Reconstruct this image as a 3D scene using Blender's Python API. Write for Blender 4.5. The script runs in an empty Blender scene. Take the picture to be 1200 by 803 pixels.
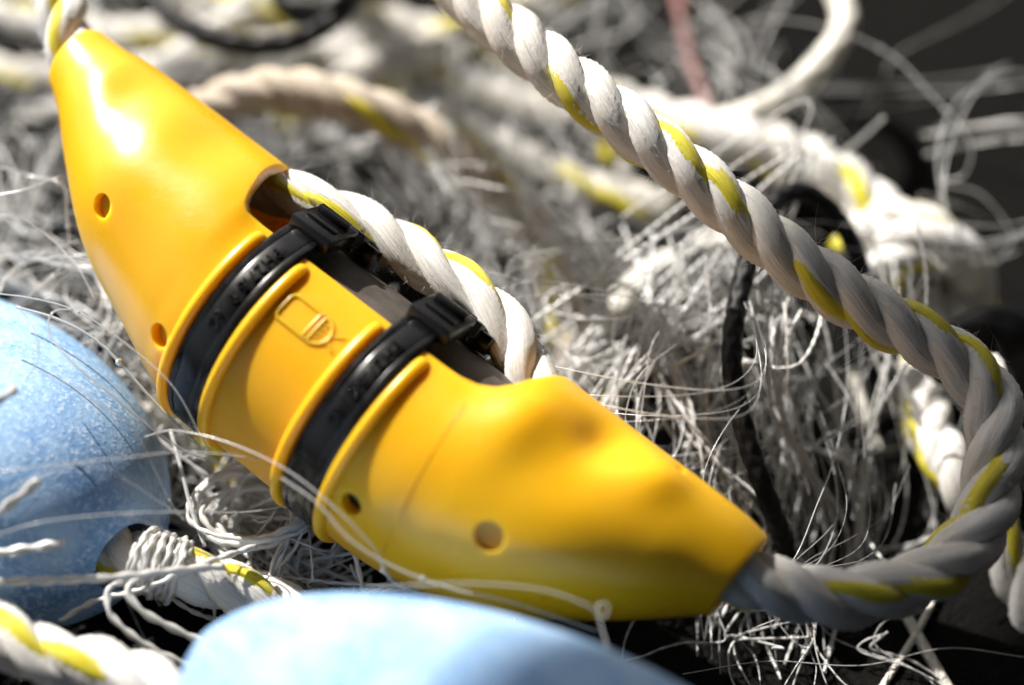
import bpy, math, random
import numpy as np
from mathutils import Vector

# ------------------------------------------------------------------ camera, sky, sun, exposure
S = bpy.context.scene
COL = S.collection
cam_d = bpy.data.cameras.new('camera')
cam = bpy.data.objects.new('camera', cam_d)
COL.objects.link(cam)
cam.location = (0.0, -0.2655, 0.3856)
cam.rotation_euler = (math.radians(40), 0, 0)
cam_d.sensor_width = 36
cam_d.lens = 60
cam_d.clip_start = 0.01
cam_d.clip_end = 200
cam_d.dof.use_dof = True
cam_d.dof.focus_distance = 0.417
cam_d.dof.aperture_fstop = 3.0
cam_d.dof.aperture_blades = 0
S.camera = cam

SUN = Vector((-0.45, 0.57, 0.66)).normalized()          # towards the sun
el = math.asin(SUN.z)
az = math.atan2(SUN.x, SUN.y)                           # from +Y, clockwise
world = bpy.data.worlds.new('World')
S.world = world
world.use_nodes = True
wn = world.node_tree
sky = wn.nodes.new('ShaderNodeTexSky')
sky.sky_type = 'NISHITA'
sky.sun_disc = False
sky.sun_elevation = el
sky.sun_rotation = az
bg = wn.nodes['Background']
bg.inputs['Strength'].default_value = 0.06
sky.dust_density = 4.0
sky.ozone_density = 0.3
pale = wn.nodes.new('ShaderNodeHueSaturation')            # a hazy, paler sky
pale.inputs['Saturation'].default_value = 0.45
wn.links.new(sky.outputs[0], pale.inputs['Color'])
wn.links.new(pale.outputs[0], bg.inputs['Color'])
sun_d = bpy.data.lights.new('sun', 'SUN')
sun_d.energy = 5.0
sun_d.angle = math.radians(0.5)
sun_d.color = (1.0, 0.945, 0.87)
sun = bpy.data.objects.new('sun', sun_d)
COL.objects.link(sun)
sun.location = (-2, 1, 3)
sun.rotation_euler = SUN.to_track_quat('Z', 'Y').to_euler()
S.view_settings.view_transform = 'Standard'
S.view_settings.look = 'None'
S.view_settings.gamma = 1
S.view_settings.exposure = 0.95
S.cycles.max_bounces = 8
S.cycles.transparent_max_bounces = 12

rng = np.random.default_rng(7)
random.seed(7)
PI = math.pi

# ------------------------------------------------------------------ materials
def mat(name, color, rough=0.5, **kw):
    m = bpy.data.materials.new(name)
    m.use_nodes = True
    b = m.node_tree.nodes['Principled BSDF']
    b.inputs['Base Color'].default_value = (*color, 1)
    b.inputs['Roughness'].default_value = rough
    for k, v in kw.items():
        b.inputs[k.replace('_', ' ')].default_value = v
    return m

def nd(m, t, **kw):
    n = m.node_tree.nodes.new(t)
    for k, v in kw.items():
        if k in n.inputs:
            n.inputs[k].default_value = v
        else:
            setattr(n, k, v)
    return n

def lk(m, a, b):
    m.node_tree.links.new(a, b)

def bsdf(m):
    return m.node_tree.nodes['Principled BSDF']

def color_noise(m, coord, scale, cols, detail=4, rough=0.6):
    """noise -> ramp -> base colour"""
    n = nd(m, 'ShaderNodeTexNoise', Scale=scale, Detail=detail, Roughness=rough)
    r = nd(m, 'ShaderNodeValToRGB')
    lk(m, coord, n.inputs['Vector'])
    lk(m, n.outputs['Fac'], r.inputs[0])
    e = r.color_ramp.elements
    while len(e) < len(cols):
        e.new(0.5)
    for i, (p, c) in enumerate(cols):
        e[i].position = p
        e[i].color = (*c, 1)
    return n, r

def bump(m, height, strength, dist, normal=None):
    b = nd(m, 'ShaderNodeBump', Strength=strength, Distance=dist)
    lk(m, height, b.inputs['Height'])
    if normal is not None:
        lk(m, normal, b.inputs['Normal'])
    lk(m, b.outputs[0], bsdf(m).inputs['Normal'])
    return b.outputs[0]

def fibre_mat(name, cols, rough, fine=7.0, bs=0.9, sheen=0.15, trans=0.0):
    """fibre rope: the point attribute fib runs round each strand and slowly along it"""
    m = mat(name, cols[0][1], rough)
    b = bsdf(m)
    a = nd(m, 'ShaderNodeAttribute', attribute_name='fib')
    n, r = color_noise(m, a.outputs['Vector'], fine * 0.8, cols, 5, 0.7)
    tc = nd(m, 'ShaderNodeTexCoord')
    dn = nd(m, 'ShaderNodeTexNoise', Scale=55, Detail=3)
    lk(m, tc.outputs['Object'], dn.inputs['Vector'])
    mx = nd(m, 'ShaderNodeMix', data_type='RGBA', blend_type='MULTIPLY')
    dr = nd(m, 'ShaderNodeMapRange')
    dr.inputs['From Min'].default_value = 0.35
    dr.inputs['From Max'].default_value = 0.7
    dr.inputs['To Min'].default_value = 0.0
    dr.inputs['To Max'].default_value = 0.45
    lk(m, dn.outputs['Fac'], dr.inputs['Value'])
    lk(m, dr.outputs[0], mx.inputs['Factor'])
    lk(m, r.outputs['Color'], mx.inputs['A'])
    mx.inputs['B'].default_value = (0.78, 0.70, 0.58, 1)
    lk(m, mx.outputs['Result'], b.inputs['Base Color'])
    f = nd(m, 'ShaderNodeTexNoise', Scale=fine, Detail=5, Roughness=0.65)
    lk(m, a.outputs['Vector'], f.inputs['Vector'])
    bump(m, f.outputs['Fac'], bs, 0.0008)
    b.inputs['Sheen Weight'].default_value = sheen
    b.inputs['Subsurface Weight'].default_value = trans
    b.inputs['Subsurface Radius'].default_value = (0.0016, 0.0012, 0.0008)
    b.inputs['Subsurface Scale'].default_value = 1.0
    return m

M = {}
# moulded yellow polyurethane
m = mat('yellow_plastic', (0.88, 0.46, 0.006), 0.30)
b = bsdf(m)
tc = nd(m, 'ShaderNodeTexCoord')
n, r = color_noise(m, tc.outputs['Object'], 22, [(0.3, (0.87, 0.415, 0.008)), (0.7, (0.91, 0.460, 0.012))], 3)
# faint grime specks
g = nd(m, 'ShaderNodeTexNoise', Scale=420, Detail=3, Roughness=0.7)
lk(m, tc.outputs['Object'], g.inputs['Vector'])
gr = nd(m, 'ShaderNodeMapRange')
for k, v in (('From Min', 0.66), ('From Max', 0.76), ('To Min', 0), ('To Max', 0.35)):
    gr.inputs[k].default_value = v
lk(m, g.outputs['Fac'], gr.inputs['Value'])
mx = nd(m, 'ShaderNodeMix', data_type='RGBA')
lk(m, gr.outputs[0], mx.inputs['Factor'])
lk(m, r.outputs['Color'], mx.inputs['A'])
mx.inputs['B'].default_value = (0.55, 0.27, 0.02, 1)
lk(m, mx.outputs['Result'], b.inputs['Base Color'])
rn = nd(m, 'ShaderNodeTexNoise', Scale=60, Detail=5, Roughness=0.65)
lk(m, tc.outputs['Object'], rn.inputs['Vector'])
rr = nd(m, 'ShaderNodeMapRange')
for k, v in (('From Min', 0.3), ('From Max', 0.75), ('To Min', 0.24), ('To Max', 0.40)):
    rr.inputs[k].default_value = v
lk(m, rn.outputs['Fac'], rr.inputs['Value'])
mp = nd(m, 'ShaderNodeMapping')
mp.inputs['Rotation'].default_value = (0.4, 0.9, -0.7)
mp.inputs['Scale'].default_value = (60, 900, 900)
lk(m, tc.outputs['Object'], mp.inputs['Vector'])
sc = nd(m, 'ShaderNodeTexNoise', Scale=1.0, Detail=3, Roughness=0.7)
lk(m, mp.outputs[0], sc.inputs['Vector'])
sr = nd(m, 'ShaderNodeMapRange')
for k, v in (('From Min', 0.62), ('From Max', 0.74), ('To Min', 0.0), ('To Max', 0.28)):
    sr.inputs[k].default_value = v
lk(m, sc.outputs['Fac'], sr.inputs['Value'])
ad = nd(m, 'ShaderNodeMath', operation='ADD')
lk(m, rr.outputs[0], ad.inputs[0])
lk(m, sr.outputs[0], ad.inputs[1])
lk(m, ad.outputs[0], b.inputs['Roughness'])
fn = nd(m, 'ShaderNodeTexNoise', Scale=900, Detail=2)
lk(m, tc.outputs['Object'], fn.inputs['Vector'])
bump(m, fn.outputs['Fac'], 0.10, 0.0002)
b.inputs['Subsurface Weight'].default_value = 0.6
b.inputs['Subsurface Radius'].default_value = (0.0075, 0.0060, 0.0009)
b.inputs['Subsurface Scale'].default_value = 1.0
M['yellow'] = m

# black nylon
m = mat('black_nylon', (0.004, 0.004, 0.0045), 0.25, Specular_IOR_Level=0.4)
tc = nd(m, 'ShaderNodeTexCoord')
n = nd(m, 'ShaderNodeTexNoise', Scale=260, Detail=4)
lk(m, tc.outputs['Object'], n.inputs['Vector'])
rr = nd(m, 'ShaderNodeMapRange')
for k, v in (('From Min', 0.3), ('From Max', 0.7), ('To Min', 0.2), ('To Max', 0.32)):
    rr.inputs[k].default_value = v
lk(m, n.outputs['Fac'], rr.inputs['Value'])
lk(m, rr.outputs[0], bsdf(m).inputs['Roughness'])
bump(m, n.outputs['Fac'], 0.03, 0.0002)
M['black'] = m

# core housing: dull brown black
m = mat('dull_housing', (0.05, 0.042, 0.036), 0.6)
tc = nd(m, 'ShaderNodeTexCoord')
n, r = color_noise(m, tc.outputs['Object'], 160, [(0.3, (0.03, 0.026, 0.022)), (0.7, (0.09, 0.075, 0.062))])
lk(m, r.outputs['Color'], bsdf(m).inputs['Base Color'])
M['core'] = m

W0, W1, W2 = (0.58, 0.56, 0.52), (0.83, 0.825, 0.81), (0.91, 0.91, 0.90)
M['rope'] = fibre_mat('white_rope_fibre', [(0.25, W0), (0.5, W1), (0.75, W2)], 0.55, trans=0.12)
M['rope_dirty'] = fibre_mat('grey_rope_fibre', [(0.25, (0.46, 0.44, 0.40)), (0.5, (0.62, 0.60, 0.56)), (0.75, (0.74, 0.72, 0.69))], 0.6)
M['rope_tan'] = fibre_mat('tan_rope_fibre', [(0.25, (0.46, 0.38, 0.29)), (0.5, (0.62, 0.54, 0.44)), (0.75, (0.74, 0.67, 0.58))], 0.6)
M['tracer'] = fibre_mat('yellow_tracer_fibre', [(0.25, (0.62, 0.52, 0.01)), (0.5, (0.80, 0.71, 0.02)), (0.75, (0.88, 0.80, 0.05))], 0.45)
M['cord'] = mat('black_cord', (0.004, 0.004, 0.005), 0.55, Specular_IOR_Level=0.25)
M['cordw'] = mat('white_cord', (0.62, 0.60, 0.54), 0.55)
M['red'] = mat('red_twine', (0.30, 0.15, 0.14), 0.6)

# twine and monofilament
m = mat('white_twine', (0.66, 0.65, 0.61), 0.24, Specular_IOR_Level=0.7, Transmission_Weight=0.3)
tc = nd(m, 'ShaderNodeTexCoord')
n, r = color_noise(m, tc.outputs['Object'], 60, [(0.3, (0.60, 0.59, 0.56)), (0.5, (0.76, 0.76, 0.75)), (0.7, (0.87, 0.88, 0.88))], 3)
lk(m, r.outputs['Color'], bsdf(m).inputs['Base Color'])
M['twine'] = m
m = mat('monofilament', (0.86, 0.87, 0.87), 0.16, Transmission_Weight=0.6, IOR=1.5)
M['mono'] = m

# blue foam
m = mat('blue_foam', (0.25, 0.48, 0.78), 0.75)
tc = nd(m, 'ShaderNodeTexCoord')
n, r = color_noise(m, tc.outputs['Object'], 700, [(0.32, (0.12, 0.27, 0.55)), (0.52, (0.19, 0.365, 0.64)), (0.68, (0.52, 0.66, 0.84))], 4, 0.7)
big = nd(m, 'ShaderNodeTexNoise', Scale=70, Detail=6, Roughness=0.65)
lk(m, tc.outputs['Object'], big.inputs['Vector'])
br = nd(m, 'ShaderNodeMapRange')
for k, v in (('From Min', 0.42), ('From Max', 0.62), ('To Min', 0.0), ('To Max', 0.8)):
    br.inputs[k].default_value = v
lk(m, big.outputs['Fac'], br.inputs['Value'])
mx = nd(m, 'ShaderNodeMix', data_type='RGBA')
lk(m, br.outputs[0], mx.inputs['Factor'])
lk(m, r.outputs['Color'], mx.inputs['A'])
mx.inputs['B'].default_value = (0.36, 0.54, 0.78, 1)
lk(m, mx.outputs['Result'], bsdf(m).inputs['Base Color'])
bump(m, n.outputs['Fac'], 0.5, 0.0005)
M['foam'] = m

# black rubber deck mat
m = mat('black_deck_mat', (0.016, 0.0155, 0.015), 0.85, Specular_IOR_Level=0.02)
tc = nd(m, 'ShaderNodeTexCoord')
n, r = color_noise(m, tc.outputs['Object'], 900, [(0.3, (0.004, 0.004, 0.004)), (0.55, (0.0085, 0.0082, 0.0077)), (0.75, (0.022, 0.021, 0.019))], 4, 0.7)
lk(m, r.outputs['Color'], bsdf(m).inputs['Base Color'])
bump(m, n.outputs['Fac'], 0.5, 0.001)
M['mat'] = m

# ------------------------------------------------------------------ building helpers
def tag(o, label=None, cat=None, group=None, kind=None):
    for k, v in (('label', label), ('category', cat), ('group', group), ('kind', kind)):
        if v:
            o[k] = v
    return o

def thing(name, loc, label, cat, group=None):
    o = bpy.data.objects.new(name, None)
    o.empty_display_size = 0.01
    COL.objects.link(o)
    o.location = loc
    return tag(o, label, cat, group)

def origin(o):
    v = np.zeros(3)
    while o is not None:
        v += np.array(o.location)
        o = o.parent
    return v

def obj(name, verts, faces, m, parent=None, loc=None, attr=None, smooth=True, kind=None):
    """one mesh object from world coordinates"""
    V = np.asarray(verts, dtype=np.float64)
    base = origin(parent) if parent is not None else (np.array(loc) if loc is not None else V.mean(0))
    me = bpy.data.meshes.new(name)
    if isinstance(faces, np.ndarray):
        n, c = faces.shape
        me.vertices.add(len(V))
        me.vertices.foreach_set('co', (V - base).astype(np.float32).ravel())
        me.loops.add(n * c)
        me.loops.foreach_set('vertex_index', faces.astype(np.int32).ravel())
        me.polygons.add(n)
        me.polygons.foreach_set('loop_start', np.arange(0, n * c, c, dtype=np.int32))
        me.polygons.foreach_set('loop_total', np.full(n, c, dtype=np.int32))
        me.update(calc_edges=True)
    else:
        me.from_pydata([tuple(v) for v in (V - base)], [], faces)
    if attr is not None:
        a = me.attributes.new('fib', 'FLOAT_VECTOR', 'POINT')
        a.data.foreach_set('vector', np.asarray(attr, dtype=np.float32).ravel())
    if smooth:
        me.polygons.foreach_set('use_smooth', np.ones(len(me.polygons), dtype=bool))
    me.materials.append(m)
    me.update()
    o = bpy.data.objects.new(name, me)
    COL.objects.link(o)
    if parent is not None:
        o.parent = parent
    else:
        o.location = base
    if kind:
        o['kind'] = kind
    return o

def spline(pts, step):
    """Catmull-Rom through pts, resampled evenly"""
    p = np.array(pts, dtype=float)
    p = np.vstack([2 * p[0] - p[1], p, 2 * p[-1] - p[-2]])
    out = []
    for i in range(1, len(p) - 2):
        d = np.linalg.norm(p[i + 1] - p[i])
        n = max(4, int(d / step * 2) + 1)
        t = np.linspace(0, 1, n, endpoint=False)[:, None]
        a, b_, c, e = p[i - 1], p[i], p[i + 1], p[i + 2]
        out.append(0.5 * (2 * b_ + (c - a) * t + (2 * a - 5 * b_ + 4 * c - e) * t ** 2 + (3 * b_ - a - 3 * c + e) * t ** 3))
    out.append(p[-2][None])
    q = np.vstack(out)
    l = np.concatenate([[0], np.cumsum(np.linalg.norm(np.diff(q, axis=0), axis=1))])
    n = max(3, int(l[-1] / step) + 1)
    s = np.linspace(0, l[-1], n)
    return np.stack([np.interp(s, l, q[:, k]) for k in range(3)], 1), s

def frames(c):
    T = np.gradient(c, axis=0)
    T /= np.linalg.norm(T, axis=1)[:, None] + 1e-12
    N = np.empty_like(T)
    r = np.array([0, 0, 1.0]) if abs(T[0][2]) < 0.9 else np.array([1.0, 0, 0])
    n = r - T[0] * r.dot(T[0])
    n /= np.linalg.norm(n)
    for i in range(len(T)):
        n = n - T[i] * n.dot(T[i])
        n /= np.linalg.norm(n) + 1e-12
        N[i] = n
    return T, N, np.cross(T, N)

def grid_faces(nr, ns, off=0, cap=True):
    i = np.arange(nr - 1)[:, None]
    j = np.arange(ns)[None, :]
    j2 = (j + 1) % ns
    f = np.stack([i * ns + j, i * ns + j2, (i + 1) * ns + j2, (i + 1) * ns + j], -1).reshape(-1, 4)
    return f + off

def tube(c, rad, sides, shape=None, ph=None):
    """verts of a tube round curve c. shape(v, i) multiplies the radius"""
    T, N, B = frames(c)
    v = np.linspace(0, 2 * PI, sides, endpoint=False)
    r = np.broadcast_to(np.asarray(rad, dtype=float).reshape(-1, 1), (len(c), 1)) * np.ones((1, sides))
    if shape is not None:
        r = r * shape
    V = c[:, None] + r[..., None] * (np.cos(v)[None, :, None] * N[:, None] + np.sin(v)[None, :, None] * B[:, None])
    return V.reshape(-1, 3)

def capped(V, nr, ns):
    """grid faces plus the two end discs closed onto centre points (quads degenerate-free: triangles as lists)"""
    f = grid_faces(nr, ns)
    c0, c1 = V[:ns].mean(0), V[-ns:].mean(0)
    n = len(V)
    V2 = np.vstack([V, c0[None], c1[None]])
    faces = [tuple(q) for q in f.tolist()]
    for j in range(ns):
        faces.append((n, (j + 1) % ns, j))
        faces.append((n + 1, (nr - 1) * ns + j, (nr - 1) * ns + (j + 1) % ns))
    return V2, faces

def rope(name, pts, R, label, cat='rope', group=None, m='rope', pitch=None, sides=22, per=20, fuzz=0,
         phase=0.0, tracer=True, drift=-1.5, squash=1.0, tr_phase=0.0):
    """three-strand rope: an Empty with three strands and the yellow tracer yarn. R: one value or one per point"""
    pitches = pitch or 5.6 * (R if np.isscalar(R) else max(R))
    pitch = pitches if np.isscalar(pitches) else min(pitches)
    c, s = spline(pts, pitch / per)
    if np.isscalar(pitches):
        turns = s / pitch
    else:
        d = np.concatenate([[0], np.cumsum(np.linalg.norm(np.diff(np.array(pts), axis=0), axis=1))])
        turns = np.concatenate([[0], np.cumsum(np.diff(s) / np.interp(s[1:] / s[-1], d / d[-1], pitches))])
    if np.isscalar(R):
        Rr = np.full(len(c), R)
    else:
        d = np.concatenate([[0], np.cumsum(np.linalg.norm(np.diff(np.array(pts), axis=0), axis=1))])
        Rr = np.interp(s / s[-1], d / d[-1], R)
    T, N, B = frames(c)
    root = thing(name, tuple(c[np.argmin(c[:, 2])] - np.array([0, 0, Rr.max()])), label, cat, group)
    v = np.linspace(0, 2 * PI, sides, endpoint=False)
    prng = np.random.default_rng(int(abs(c[0, 0]) * 1e5) + 3)
    wob = np.interp(s, np.linspace(0, s[-1], max(3, int(turns[-1] * 1.7))), prng.normal(0, 1, max(3, int(turns[-1] * 1.7))))
    for k in range(3):
        phi = 2 * PI * turns + 2 * PI * k / 3 + phase + 0.12 * wob
        er = np.cos(phi)[:, None] * N + np.sin(phi)[:, None] * B          # outwards
        cs = c + er * (0.50 * Rr * (1 + 0.04 * wob))[:, None]
        t2 = np.gradient(cs, axis=0)
        t2 /= np.linalg.norm(t2, axis=1)[:, None]
        e1 = er - t2 * (er * t2).sum(1)[:, None]
        e1 /= np.linalg.norm(e1, axis=1)[:, None]
        e2 = np.cross(t2, e1)
        tw = -2 * PI * turns * 1.15                                   # yarns twist against the lay
        va = v[None] - tw[:, None]
        rs = 0.51 * Rr[:, None] * (1 + 0.060 * np.cos(6 * va + 0.8 * wob[:, None]) + 0.020 * np.cos(13 * va + 1.3 + 2 * wob[:, None]))
        V = cs[:, None] + rs[..., None] * (np.cos(v)[None, :, None] * e1[:, None] * 0.98 + np.sin(v)[None, :, None] * e2[:, None] * 1.06)
        fib = np.stack([np.cos(va), np.sin(va), np.broadcast_to((turns * 0.8)[:, None] + 7 * k, va.shape)], -1).reshape(-1, 3)
        V2, F = capped(V.reshape(-1, 3), len(c), sides)
        fib = np.vstack([fib, fib[:2]])
        obj('strand', V2, F, M[m], root, attr=fib)
        if k < 2 and tracer:
            an = drift * 2 * PI * turns + tr_phase + 2.3 * k + 0.5 * wob
            ct = cs + (np.cos(an)[:, None] * e1 + np.sin(an)[:, None] * e2) * (0.205 * Rr)[:, None]
            n2 = 14
            vv = np.linspace(0, 2 * PI, n2, endpoint=False)
            V = tube(ct, 0.365 * Rr, n2, 1 + 0.06 * np.cos(4 * (vv[None] + 2 * PI * turns[:, None])))
            fib = np.stack([np.broadcast_to(np.cos(vv)[None], (len(c), n2)), np.broadcast_to(np.sin(vv)[None], (len(c), n2)),
                            np.broadcast_to((turns * 0.5)[:, None], (len(c), n2))], -1).reshape(-1, 3)
            V2, F = capped(V, len(c), n2)
            obj('tracer_yarn', V2, F, M['tracer'], root, attr=np.vstack([fib, fib[:2]]))
    if fuzz:
        VV, FF = [], []
        for q in range(fuzz):
            i = prng.integers(2, len(c) - 2)
            an = prng.uniform(0, 2 * PI)
            e = math.cos(an) * N[i] + math.sin(an) * B[i]
            p0 = c[i] + e * Rr[i] * 0.93
            L = prng.uniform(0.0008, 0.0038) * (2.2 if prng.random() < 0.06 else 1)
            dr = e * prng.uniform(0.2, 1) + T[i] * prng.normal(0, 0.9) + prng.normal(0, 0.35, 3)
            dr /= np.linalg.norm(dr)
            bend = prng.normal(0, 0.4, 3)
            pp = [p0 + dr * L * t + bend * L * t * t for t in (0, 0.4, 0.75, 1)]
            w = np.cross(dr, prng.normal(0, 1, 3))
            w = w / np.linalg.norm(w) * 0.000035
            w2 = np.cross(dr, w)
            o = len(VV)
            for g_, p_ in enumerate(pp):
                f_ = (1, 0.9, 0.7, 0.3)[g_]
                VV += [p_ + w * f_, p_ - 0.5 * w * f_ + 0.87 * w2 * f_, p_ - 0.5 * w * f_ - 0.87 * w2 * f_]
            for g_ in range(3):
                for h in range(3):
                    a0, a1 = o + g_ * 3 + h, o + g_ * 3 + (h + 1) % 3
                    FF.append((a0, a1, a1 + 3, a0 + 3))
        obj('fibre_fuzz', np.array(VV), np.array(FF), M['twine'], root, kind='stuff')
    return root

def braid(name, pts, r, label, m='cord', cat='cord', group=None, n=4, sides=24):
    """plaited cord, the plait raised in the mesh"""
    c, s = spline(pts, r * 0.22)
    v = np.linspace(0, 2 * PI, sides, endpoint=False)
    k = n / r * 0.62
    a = np.cos(n * v[None] + k * s[:, None])
    b_ = np.cos(n * v[None] - k * s[:, None])
    sh = 1 + 0.09 * np.maximum(a, b_) - 0.03
    V, F = capped(tube(c, r, sides, sh), len(c), sides)
    i = np.argmin(c[:, 2])
    o = obj(name, V, F, M[m], loc=c[i] - np.array([0, 0, r]))
    return tag(o, label, cat, group)

def twist_tube(c, s, r, pitch, sides=6, amp=0.28):
    v = np.linspace(0, 2 * PI, sides, endpoint=False)
    sh = 1 + amp * np.cos(2 * (v[None] - PI * s[:, None] / pitch))
    return tube(c, r, sides, sh)

def knot_blob(p, r, prng):
    """little lumpy knot: an 8x6 ball with uneven radius"""
    th = np.linspace(0, PI, 6)
    ph = np.linspace(0, 2 * PI, 8, endpoint=False)
    R = r * (1 + 0.25 * prng.normal(0, 1, (6, 8)))
    x = R * np.sin(th)[:, None] * np.cos(ph)[None]
    y = R * np.sin(th)[:, None] * np.sin(ph)[None]
    z = R * np.cos(th)[:, None] * np.ones((1, 8))
    return np.stack([x, y, z], -1).reshape(-1, 3) + p

def twine(name, pts, r, label, m='twine', cat='twine', group=None, pitch=None, knots=(), sides=8):
    """one loose twine or line, with optional knots (0..1 along it)"""
    pitch = pitch or r * 7
    c, s = spline(pts, pitch / 6 if m != 'mono' else max(r * 2.5, 0.0008))
    V = twist_tube(c, s, r, pitch, sides) if m != 'mono' else tube(c, r, sides)
    V, F = capped(V, len(c), sides)
    prng = np.random.default_rng(len(c))
    for k in knots:
        i = int(k * (len(c) - 1))
        o = len(V)
        V = np.vstack([V, knot_blob(c[i], r * 2.6, prng)])
        F += [tuple(q) for q in grid_faces(6, 8, o).tolist()]
    i = np.argmin(c[:, 2])
    o = obj(name, V, F, M[m], loc=c[i] - np.array([0, 0, r]))
    return tag(o, label, cat, group)

def strands(name, paths, r, m, label, cat, pitch=0.004, sides=5, step=None, knots=0.0, seed=1, plain=False):
    """a mass of netting nobody could count: one mesh"""
    prng = np.random.default_rng(seed)
    VV, FF, o = [], [], 0
    for p in paths:
        c, s = spline(p, step or pitch / 4)
        rr = r * prng.uniform(0.4, 1.25)
        V = tube(c, rr, sides) if plain else twist_tube(c, s + prng.uniform(0, pitch), rr, pitch, sides)
        VV.append(V)
        FF.append(grid_faces(len(c), sides, o))
        o += len(V)
        if knots:
            for i in range(len(c)):
                if prng.random() < knots * (s[1] - s[0]):
                    kb = knot_blob(c[i], rr * 2.3, prng)
                    VV.append(kb)
                    FF.append(grid_faces(6, 8, o))
                    o += len(kb)
    ob = obj(name, np.vstack(VV), np.vstack(FF), M[m])
    return tag(ob, label, cat, None, 'stuff')

def wander(p0, p1, n, amp, prng, zmin=0.002):
    """a smooth slack curve from p0 to p1: a few long waves sideways"""
    p0, p1 = np.array(p0, float), np.array(p1, float)
    n = n + 3
    t = np.linspace(0, 1, n)[:, None]
    q = p0 + (p1 - p0) * t
    for f, g in ((1, 2.2), (2, 1.1), (3, 0.5)):
        q = q + np.sin(PI * f * t) * prng.normal(0, amp * g, 3) * [1, 1, 0.6]
    q[:, 2] = np.maximum(q[:, 2], zmin)
    return q

# ------------------------------------------------------------------ the ground
GS = 8.0
NG = 40
gx = np.linspace(-GS, GS, NG)
X, Y = np.meshgrid(gx, gx, indexing='ij')
V = np.stack([X, Y, np.zeros_like(X)], -1).reshape(-1, 3)
i = np.arange(NG - 1)[:, None]
j = np.arange(NG - 1)[None]
F = np.stack([i * NG + j, (i + 1) * NG + j, (i + 1) * NG + j + 1, i * NG + j + 1], -1).reshape(-1, 4)
o = obj('ground', V, F, M['mat'], loc=(0, 0, 0))
tag(o, 'black deck mat under the nets', None, None, 'structure')

# ------------------------------------------------------------------ unseen sheet added overhead to shade the lower right and cut skylight
AH = 1.4
AX, AY = -0.45 / 0.66 * AH, 0.030 + 0.57 / 0.66 * AH

def shade_edge(y):
    """left edge of the added sheet at depth y, slanted to place its shadow"""
    return AX + np.maximum(0.120 + 0.52 * (y - AY + 0.076), -0.3)

shade_root = thing('shade_sheet', (1.9, -1.9, 0), 'added dark sheet on steel poles, out of view, shading the deck', 'shade_sheet')
n = 24
gx = np.linspace(0, 1, n) ** 2
gy = AY - (AY + 2.2) * np.linspace(1, 0, n) ** 2
X, Y = np.meshgrid(gx, gy, indexing='ij')
X = shade_edge(Y) + (2.2 - shade_edge(Y)) * X
Z = AH + 0.02 * np.sin((X - AX) * 3) * np.sin((AY - Y) * 2.6)
top_ = np.stack([X, Y, Z + 0.003], -1).reshape(-1, 3)
low_ = np.stack([X, Y, Z], -1).reshape(-1, 3)
i = np.arange(n - 1)[:, None]
j = np.arange(n - 1)[None]
Fq = np.stack([i * n + j, (i + 1) * n + j, (i + 1) * n + j + 1, i * n + j + 1], -1).reshape(-1, 4)
edge = [(k, 0) for k in range(n)] + [(n - 1, k) for k in range(1, n)] + [(k, n - 1) for k in range(n - 2, -1, -1)] + [(0, k) for k in range(n - 2, 0, -1)]
eid = [a_ * n + b_ for a_, b_ in edge]
Fe = np.array([(eid[k], eid[(k + 1) % len(eid)], eid[(k + 1) % len(eid)] + n * n, eid[k] + n * n) for k in range(len(eid))])
M['shade_dark'] = mat('dark_shade_cloth', (0.03, 0.034, 0.04), 0.7)
obj('shade_cloth', np.vstack([low_, top_]), np.vstack([Fq[:, ::-1], Fq + n * n, Fe]), M['shade_dark'], shade_root)
M['steel'] = mat('galvanised_steel', (0.35, 0.35, 0.34), 0.4, Metallic=1.0)
for px, py in ((2.1, -2.1), (2.1, AY - 0.1), (AX - 0.1, -2.1), (AX - 0.2, 0.05)):
    cc = np.array([(px, py, z) for z in np.linspace(0, AH + 0.01, 6)])
    V, F = capped(tube(cc, 0.02, 16), 6, 16)
    obj('shade_pole', V, F, M['steel'], shade_root)

# ------------------------------------------------------------------ panels added out of view, right and front, to hold back skylight
M['block_grey'] = mat('blocker_grey', (0.13, 0.13, 0.13), 0.6)
blocker = thing('sky_blocker', (0.85, 0.3, 0), 'added dark panels out of view that block skylight from right and front', 'sky_blocker')
def slab(name, x0, x1, y0, y1, z0, z1, m_, parent):
    V = [(x, y, z) for z in (z0, z1) for x, y in ((x0, y0), (x1, y0), (x1, y1), (x0, y1))]
    obj(name, V, [(3, 2, 1, 0), (4, 5, 6, 7), (0, 1, 5, 4), (1, 2, 6, 5), (2, 3, 7, 6), (3, 0, 4, 7)], m_, parent, smooth=False)
slab('blocker_side', 0.70, 0.75, -1.25, 2.2, 0.0, 0.72, M['block_grey'], blocker)
slab('blocker_front', -1.2, 0.70, -1.25, -1.20, 0.0, 0.70, M['block_grey'], blocker)
slab('blocker_top', 0.66, 0.79, -1.29, 2.2, 0.723, 0.76, M['block_grey'], blocker)

# ------------------------------------------------------------------ the yellow pinger
K = 0.00021                                  # one shape unit in metres
PO = np.array([-0.0357, 0.0, 0.0600])        # its middle
PA = np.array([0.7699, -0.6130, -0.1767])    # along it
PC = np.array([0.6040, 0.6105, 0.5123])      # towards its open side
PA /= np.linalg.norm(PA)
PC -= PA * PA.dot(PC)
PC /= np.linalg.norm(PC)
PD = np.cross(PA, PC)

def loc3(s, w, d):
    s, w, d = np.asarray(s, float), np.asarray(w, float), np.asarray(d, float)
    return PO + K * (s[..., None] * PA + w[..., None] * PC + d[..., None] * PD)

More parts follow.
